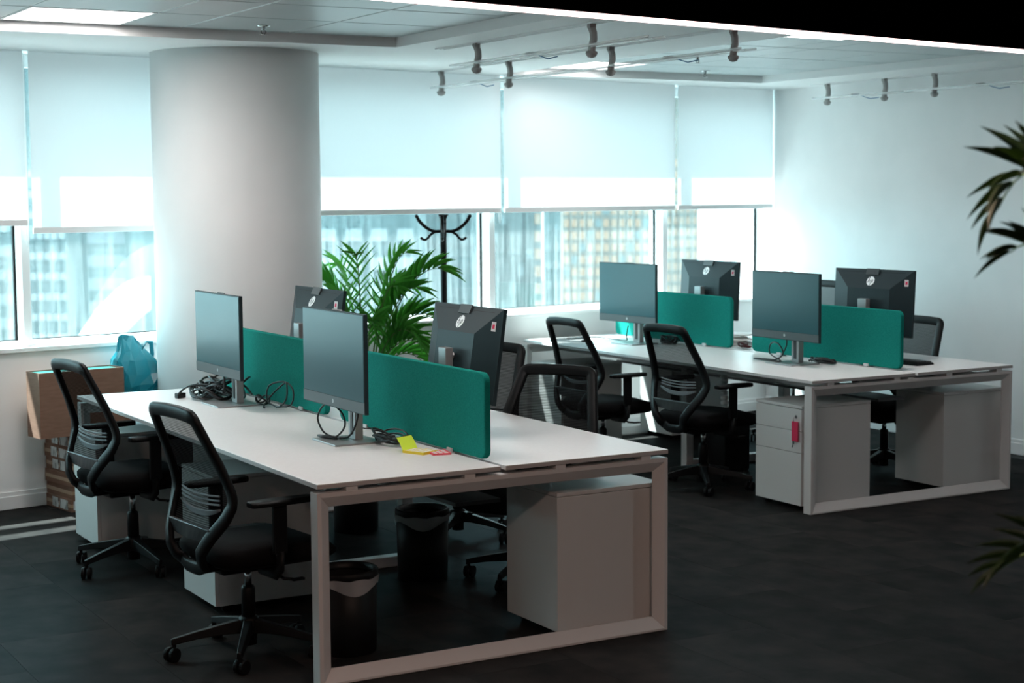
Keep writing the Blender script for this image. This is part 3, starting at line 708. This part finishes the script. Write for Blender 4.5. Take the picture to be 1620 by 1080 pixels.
cable('looped_cable', 'upright black cable ring beside the base of the middle monitor of the front desk',
      [[(.50, .905, z+.006), (.49, .96, z+.01), (.47, 1.02, z+.03), (.46, 1.055, z+.085), (.47, 1.02, z+.14), (.48, .95, z+.155), (.50, .89, z+.12), (.50, .865, z+.07), (.48, .90, z+.025), (.46, .96, z+.012), (.45, 1.02, z+.012), (.46, 1.04, z+.008), (.49, .95, z+.016), (.52, .88, z+.02), (.54, .84, z+.08), (.55, .83, z+.16)],
       [(.44, .98, z+.018), (.46, .93, z+.024), (.48, .90, z+.014), (.46, .96, z+.012), (.45, 1.0, z+.016)]], .0042)
cable('cable_pile', 'flat black cable bundle right of the middle monitor of the front desk, near the notes',
      [wander((.63+.01*k, .735, z), (.030+.008*k, .090+.012*k), 24, .026+.010*k, k*1.7+8, 2.5) for k in range(3)], .0038)
cable('looped_cable', 'black cable loop at the base of the near monitor on the back desk',
      [[(4.02, 2.52, z+.006), (4.04, 2.42, z+.02), (4.05, 2.36, z+.06), (4.06, 2.42, z+.115), (4.07, 2.50, z+.11), (4.06, 2.50, z+.05), (4.05, 2.38, z+.012), (4.02, 2.44, z+.008), (4.0, 2.54, z+.006), (4.02, 2.60, z+.01), (4.06, 2.54, z+.006), (4.08, 2.44, z+.02), (4.08, 2.37, z+.10), (4.075, 2.36, z+.15)]], .0042)
cable('cable_pile', 'black cable bundle right of the near monitor base on the back desk',
      [wander((4.22, 2.20, z), (.03, .075+.012*k), 20, .028, k+20, 2.5) for k in range(3)], .005)
cable('power_cable', 'thin black cable lying across the window end of the back desk',
      [[(3.80, 4.42, z+.006), (3.86, 4.35, z+.006), (3.95, 4.36, z+.02), (4.05, 4.25, z+.012), (4.06, 4.06, z+.012), (4.03, 4.01, z+.05), (4.03, 3.99, z+.12)]], .004, extra=((3.86, 4.26, z+.008), (.06, .03, .014), .2))
cable('cable_pile', 'black cable knot right of the window-end monitor base on the back desk',
      [wander((4.22, 3.76, z), (.03, .08), 20, .05, k+30, 2.5) for k in range(2)], .005)
cable('cable_pile', 'dark red cables beside the end of the bright green divider', [wander((4.47, 3.28, z), (.025, .045), 16, .03, 41, 2), wander((4.45, 3.24, z), (.02, .05), 14, .02, 47, 2)], .005, M_cablered)
cable('hanging_cable', 'black cable drooping below the back desk top', [[(4.05, 2.62, .70), (4.06, 2.55, .64), (4.08, 2.45, .615), (4.10, 2.32, .63), (4.10, 2.25, .70)]], .004)
t = thing('cable_riser', 'white segmented cable riser hanging under the back desk', 'cable riser', (4.06, 2.95, .33))
for k in range(11): MB().lathe([(.018, 0), (.024, .006), (.024, .020), (.018, .026)], 12, (0.004*math.sin(k*.6), 0, .032*k)).build('segment', M_cablew, t)

# ------------------------------------------------------------------ small things on the desks
t = thing('sticky_note_pad', 'yellow printed note pad with a lime sheet folded up', 'note pad', (.645, .46, DH), R(22), 'sticky note pads')
MB().lohi((-.045, -.055, 0), (.045, .055, .010)).build('pad', M_yel, t)
bm = MB()
for i in range(4):
    for j in range(4): bm.lohi((-.040+.021*i, -.050+.026*j, .0102), (-.040+.021*i+.015, -.050+.026*j+.019, .0108))
bm.build('print', M_paper, t)
bm = MB(); bm.add([(-.045, .055, .010), (.045, .055, .010), (.055, .075, .03), (.06, .10, .055), (-.03, .10, .055), (-.035, .075, .03)], [(0, 1, 2, 5), (5, 2, 3, 4)]); o = bm.build('lime_sheet', M_ygr, t)
t = thing('sticky_note_pad', 'pink printed note pad half under the yellow one', 'note pad', (.70, .405, DH), R(-12), 'sticky note pads')
MB().lohi((-.038, -.05, 0), (.038, .05, .007)).build('pad', M_pink, t)
bm = MB()
for i in range(3):
    for j in range(4): bm.lohi((-.032+.022*i, -.044+.023*j, .0072), (-.032+.022*i+.015, -.044+.023*j+.016, .0078))
bm.build('print', M_paper, t)
t = thing('keyboard', 'black keyboard under the large dark monitor on the back desk', 'keyboard', (4.66, 1.955, DH), R(4))
MB().hexa([(-.075, -.15, 0), (.075, -.15, 0), (.075, .15, 0), (-.075, .15, 0)], [(-.07, -.145, .026), (.07, -.145, .014), (.07, .145, .014), (-.07, .145, .026)]).build('case', M_black, t, bevel=.003)
kb = None
for i in range(5):
    for j in range(10):
        if kb is None: o = MB().box((0, 0, .003), (.021, .023, .006)).build('key', M_dkgrey, t); kb = o.data
        else: o = bpy.data.objects.new('key', kb); col.objects.link(o); o.parent = t
        o.location = (-.054+.027*i, -.124+.0275*j, .0247-.0022*i); o.rotation_euler = (0, R(4.9), 0)
t = thing('paper_stack', 'loose heap of white papers between the two back desk dividers', 'papers', (4.62, 3.62, DH))
for k in range(7): MB().box((random.uniform(-.03, .03), random.uniform(-.05, .05), .006+.010*k), (.21, .297, .008), Matrix.Rotation(random.uniform(-.5, .5), 3, 'Z')).build('sheet', M_paper, t)
# ------------------------------------------------------------------ cardboard boxes and bag by the window
def wthing(name, lab, cat, tt, off, z, rz=0, group=None):
    return thing(name, lab, cat, wp(tt, off, z), TH+rz, group)
names = ['bottom', 'second', 'third', 'fourth', 'fifth', 'topmost']
for k in range(6):
    o = wthing('cardboard_box', 'flat brown cardboard box, %s in the low stack under the large carton' % (names[k] if k in (0, 5) else names[k]+' from the floor'), 'box', .945+(.004 if k % 2 else -.003), 3.872, .072*k, R(-.4+.4*(k % 3)), 'flat boxes stacked by the window')
    MB().lohi((-.155, -.165, 0), (.155, .165, .0715)).build('carton', M_card, o, bevel=.002)
    MB().lohi((-.1556, -.166, .026), (.1556, .166, .046)).build('tape', M_tape, o)
    if k not in (1, 2):
        for y0, y1 in ((-.125, -.025), (-.005, .075)): MB().lohi((-.1572, y0, .010), (-.1556, y1, .064)).build('label_sheet', M_label, o)
        MB().lohi((-.14, -.1672, .012), (-.06, -.166, .062)).build('label_sheet', M_label, o)
o = wthing('carton', 'large open cardboard carton standing on the low stack of flat boxes', 'box', .875, 3.79, .433)
w2, d2, hh, th = .255, .085, .365, .006
for a, b, nm in (((-w2, -d2, 0), (w2, d2, th), 'base'), ((-w2, -d2, th), (w2, -d2+th, hh), 'side'), ((-w2, d2-th, th), (w2, d2, hh), 'side'), ((-w2, -d2+th, th), (-w2+th, d2-th, hh), 'side'), ((w2-th, -d2+th, th), (w2, d2-th, hh), 'side')):
    MB().lohi(a, b).build(nm, M_card, o)
MB().lohi((-w2+.01, -d2+.01, .02), (w2-.01, d2-.01, hh-.006)).build('filling', M_cardin, o)
o = wthing('carton', 'cardboard carton below the teal plastic bag, mostly hidden by the front desk', 'box', 1.245, 3.87, 0)
MB().lohi((-.11, -.12, 0), (.09, .12, .62)).build('body', M_card, o, bevel=.003)
MB().lohi((-.111, -.03, .30), (.091, .03, .6205)).build('tape', M_tape, o)
# crumpled bag: faceted gusset shape
o = wthing('plastic_bag', 'crumpled teal plastic bag standing behind the open carton beside the column', 'bag', 1.298, 3.88, .622)
rd = random.Random(5); lo = []
for z_, hx, hy, ox in ((0, .115, .10, 0), (.05, .135, .12, 0), (.12, .135, .115, -.005), (.19, .120, .09, -.015), (.25, .085, .055, -.035), (.31, .055, .022, -.055), (.335, .05, .008, -.06)):
    lo.append([(ox+hx*math.copysign(abs(math.cos(a))**.6, math.cos(a))*(1+rd.uniform(-.13, .13)), hy*math.copysign(abs(math.sin(a))**.6, math.sin(a))*(1+rd.uniform(-.2, .2)), z_+(rd.uniform(-.014, .014) if z_ else 0)) for a in [2*math.pi*i/18 for i in range(18)]])
MB().loft(lo).build('bag_body', M_bag, o)
bm = MB(); bm.tube([(.02, -.03, .25), (.05, -.035, .30), (.085, -.03, .29), (.095, -.02, .22), (.085, -.02, .17)], [(.004, .016)]*5, 8); bm.build('handle', M_bag, o, True)

# ------------------------------------------------------------------ coat stand
o = wthing('coat_stand', 'black coat stand with curved double hooks in front of the window', 'coat stand', 3.36, 3.60, 0, R(-40))
ZS = 1.632
MB().cyl((0, 0, .02), (0, 0, ZS-.02), .021, 16).build('pole', M_black, o, True)
MB().lathe([(.022, ZS-.055), (.019, ZS-.04), (.026, ZS-.015), (.034, ZS), (.030, ZS+.004)], 18).build('finial', M_black, o, True)
MB().lathe([(.20, 0), (.20, .012), (.19, .020), (.03, .028), (.028, .05)], 32).build('base', M_black, o, True)
for k in range(4):
    a = R(90*k); c, s = math.cos(a), math.sin(a)
    pu = [(.02, -.105), (.06, -.105), (.105, -.085), (.150, -.045), (.172, -.008)]; pd = [(.055, -.110), (.085, -.128), (.100, -.148), (.122, -.160), (.142, -.150)]
    bm = MB()
    bm.tube(smooth([(r*c, r*s, ZS+zz) for r, zz in pu]), [.011]*17, 8); bm.tube(smooth([(r*c, r*s, ZS+zz) for r, zz in pd]), [.008]*17, 8)
    h = bm.build('hook', M_black, o, True)
    for (r, zz), q in ((pu[-1], .012), (pd[-1], .010)): MB().lathe([(.001, -q), (q*.8, -q*.6), (q, 0), (q*.8, q*.6), (.001, q)], 10, (r*c, r*s, ZS+zz)).build('knob', M_black, h, True)

# ------------------------------------------------------------------ plants
lm = MB()
vs = []; n = 6
for i in range(n+1):
    u = i/n; wd = .5*math.sin(math.pi*min(1, .08+u*.92)**.75)*(1 if u < 1 else 0); zz = -.13*u*u
    vs += [(u, -wd, zz+.25*wd), (u, 0, zz), (u, wd, zz+.25*wd)]
fs = []
for i in range(n):
    for j in range(2): a = i*3+j; fs.append((a, a+3, a+4, a+1))
leaf_o = {}
leaf_count = {}; leaf_rest = {}
def leaf(parent, pos, dirv, upv, length, width, m, name='leaflet'):
    x = Vector(dirv).normalized(); zv = Vector(upv); zv = (zv-x*zv.dot(x)).normalized(); y = zv.cross(x)
    T = Matrix.Translation(pos) @ Matrix(((x.x, y.x, zv.x, 0), (x.y, y.y, zv.y, 0), (x.z, y.z, zv.z, 0), (0, 0, 0, 1))) @ Matrix.Diagonal((length, width, length, 1))
    leaf_count[m] = leaf_count.get(m, 0)+1
    if leaf_count[m] > 300:                                        # past the limit: joined into one part
        leaf_rest.setdefault(m, MB()).add([T @ Vector(q) for q in vs], fs); return
    if m not in leaf_o:
        o = MB().add(vs, fs).build(name, m, parent, True); leaf_o[m] = o.data
    else:
        o = bpy.data.objects.new(name, leaf_o[m]); col.objects.link(o); o.parent = parent
    o.matrix_local = T
    return o
def frond(parent, base, az, reach, rise, droop, nl, ll, m, start=.35, width=.022, seed=0):
    rd = random.Random(seed); c, s = math.cos(az), math.sin(az); pts = []
    for i in range(25):
        u = i/24; r = reach*(u**1.25); pts.append(Vector((base[0]+c*r, base[1]+s*r, base[2]+rise*(1-(1-u)**1.6)-droop*u**3)))
    fr = MB().tube(pts, [.007*(1-.75*i/24) for i in range(25)], 6).build('frond', M_stem, parent, True)
    side = Vector((-s, c, 0))
    for k in range(nl):
        u = start+(1-start)*(k+.5)/nl; i = u*24; p = pts[int(i)].lerp(pts[min(24, int(i)+1)], i-int(i)); tg = (pts[min(24, int(i)+1)]-pts[max(0, int(i)-1)]).normalized()
        L_ = ll*(.55+.45*math.sin(math.pi*min(1, (u-start)/(1-start)*.85+.15)))*rd.uniform(.88, 1.1)
        nrm = tg.cross(side); nrm = nrm if nrm.z > 0 else -nrm
        for sg in (-1, 1):
            d = tg*(.50+.55*(u-start))+side*sg*.58+nrm*(.62-.42*u)+Vector((0, 0, rd.uniform(-.1, .08)))
            leaf(fr, p, d, nrm+Vector((0, 0, .2)), L_, width, m)
    if nl: leaf(fr, pts[-1], pts[-1]-pts[-3], Vector((0, 0, 1)), ll*.6, width, m)
    return fr
pt = thing('potted_palm', 'bushy green palm between the round column and the coat stand', 'plant', (2.02, 3.93, 0))
MB().lathe([(.11, 0), (.13, .01), (.16, .30), (.168, .31), (.168, .33), (.15, .33), (.145, .29)], 28).build('pot', M_pot, pt, True)
MB().lathe([(.146, .28), (.001, .295)], 28).build('soil', M_soil, pt)
for k in range(6):
    a = k*1.05; MB().tube([(.03*math.cos(a), .03*math.sin(a), .28), (.045*math.cos(a), .045*math.sin(a), .5), (.06*math.cos(a), .06*math.sin(a), .78)], [.012, .010, .008], 7).build('cane', M_stem, pt, True)
specs = [(-32, .46, .86, .15, 17, .24), (-24, .41, .60, .22, 16, .23), (-45, .36, .42, .20, 14, .21), (-150, .26, .68, .14, 14, .22), (150, .30, .80, .12, 15, .22), (-75, .26, .74, .12, 14, .22), (-10, .34, .30, .18, 12, .20), (-105, .30, .56, .18, 13, .21), (15, .34, .76, .16, 13, .22), (-60, .36, .52, .24, 14, .22),
         (100, .24, .84, .10, 12, .20), (175, .25, .56, .16, 12, .20), (-8, .24, .90, .08, 13, .20), (-125, .22, .88, .06, 12, .20), (-38, .30, .70, .10, 14, .22), (160, .34, .62, .14, 12, .22)]
for k, (az, re, ri, dr, nl, ll) in enumerate(specs): frond(pt, (.05*math.cos(R(az)), .05*math.sin(R(az)), .58), R(az), re, ri, dr, int(nl*.8), ll, M_leaf, .28, .0115, k)
if M_leaf in leaf_rest: tag(leaf_rest[M_leaf].build('inner_leaflets', M_leaf, pt, True), kind='stuff')

rp = thing('potted_palm', 'dark palm cut by the right edge of the picture, close to the camera', 'plant', (.50, -3.12, 0))
MB().lathe([(.13, 0), (.15, .01), (.19, .36), (.2, .37), (.2, .39), (.18, .39), (.175, .34)], 28).build('pot', M_pot, rp, True)
MB().lathe([(.176, .33), (.001, .345)], 28).build('soil', M_soil, rp)
for k in range(4):
    a = k*1.57; MB().tube([(.04*math.cos(a), .04*math.sin(a), .32), (.05*math.cos(a), .05*math.sin(a), .7), (.03*math.cos(a), .03*math.sin(a), 1.0)], [.014, .011, .009], 7).build('cane', M_stem, rp, True)
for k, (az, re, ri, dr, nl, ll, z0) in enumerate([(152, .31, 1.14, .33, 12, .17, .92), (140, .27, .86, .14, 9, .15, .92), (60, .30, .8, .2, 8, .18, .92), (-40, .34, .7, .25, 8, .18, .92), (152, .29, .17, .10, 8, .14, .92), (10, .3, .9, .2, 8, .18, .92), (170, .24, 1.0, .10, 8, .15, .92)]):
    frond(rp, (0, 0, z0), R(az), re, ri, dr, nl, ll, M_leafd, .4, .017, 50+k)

# ------------------------------------------------------------------ the city outside
def tower(px0, px1, dist, depth, lab, fac, rows, cols, fh, wsize, wm, zoff=0, mats=None, top=70, bottom=-90, group='towers outside the window'):
    a = CAM+ray(px0, 440)*dist; b = CAM+ray(px1, 440)*dist; c = (a+b)/2; w_ = (Vector((b.x, b.y))-Vector((a.x, a.y))).length
    ang = math.atan2(b.y-a.y, b.x-a.x)
    t = thing('tower_block', lab, 'building', (c.x, c.y, bottom), ang, group)
    MB().lohi((-w_/2, 0, 0), (w_/2, depth, top-bottom)).build('facade', fac, t)
    z0 = CAM.z-fh*rows*.78-bottom+zoff
    wd = w_/cols; meshes = {}
    for i in range(cols):
        for j in range(rows):
            mm = wm if mats is None else mats(i, j)
            if mm is None: continue
            if mm not in meshes: o = MB().lohi((-wd*wsize[0]/2, -.35, -fh*wsize[1]/2), (wd*wsize[0]/2, .2, fh*wsize[1]/2)).build('window', mm, t); meshes[mm] = o.data
            else: o = bpy.data.objects.new('window', meshes[mm]); col.objects.link(o); o.parent = t
            o.location = (-w_/2+wd*(i+.5), 0, z0+fh*j)
    return t
tower(48, 106, 300, 15, 'blue-grey tower with rows of small white windows, seen at the left', M_fa, 12, 5, 3.7, (.80, .34), M_wa, -2)
tower(112, 200, 330, 30, 'pale tower with long horizontal bands left of the column', M_fb, 12, 1, 4.6, (.98, .5), M_wa, -2)
tower(-60, 22, 340, 30, 'pale banded tower at the left picture edge', M_fa, 10, 3, 5.0, (.9, .45), M_wb, -2)
tower(500, 662, 300, 30, 'blue-grey tower with wide pale windows behind the palm', M_fa, 9, 4, 5.2, (.62, .42), M_wa, -2)
tower(672, 752, 380, 30, 'smooth blue-grey tower behind the coat stand', M_fa, 10, 3, 6.0, (.9, .4), M_wd, 0)
tower(776, 858, 420, 40, 'grey tower with a column of orange windows at its edge', M_fc, 16, 6, 4.4, (.7, .6), M_wo, 0, lambda i, j: M_wo if i == 5 else (M_wb if (i*7+j*3) % 5 == 0 else None))
tower(862, 888, 520, 30, 'narrow pale tower between the grey and the brown one', M_fb, 10, 2, 6.0, (.8, .4), M_wb, 0)
tower(890, 1028, 600, 60, 'brown tower with a dense grid of orange windows', M_fd, 16, 11, 4.4, (.66, .62), M_wo, 0, lambda i, j: M_wo if (i*5+j*7) % 6 else M_wb)
tower(1052, 1104, 640, 60, 'tan tower at the right end of the windows', M_fd, 16, 5, 4.4, (.66, .62), M_wo, 0)
hall = thing('curved_hall', 'white building with a long curved roof at the left window', 'building', tuple(CAM+ray(170, 560)*240), math.atan2(rt.y, rt.x))
prof = [(-6.5, -1), (-4.5, 2.2), (-1.5, 6.4), (1.6, 9.4), (3.4, 10.6), (3.4, 5.5), (1.5, 4.0), (-1.0, 1.4), (-3, -1)]
MB().hexa([(x, 0, z_) for x, z_ in prof], [(x, 14, z_) for x, z_ in prof]).build('roof', M_paper, hall)
MB().lohi((-6.5, 1, -60), (6, 12, -.9)).build('walls', M_fb, hall)
struct(MB().lohi((-900, 60, -91), (1200, 1500, -90)).build('ground', M_fc))
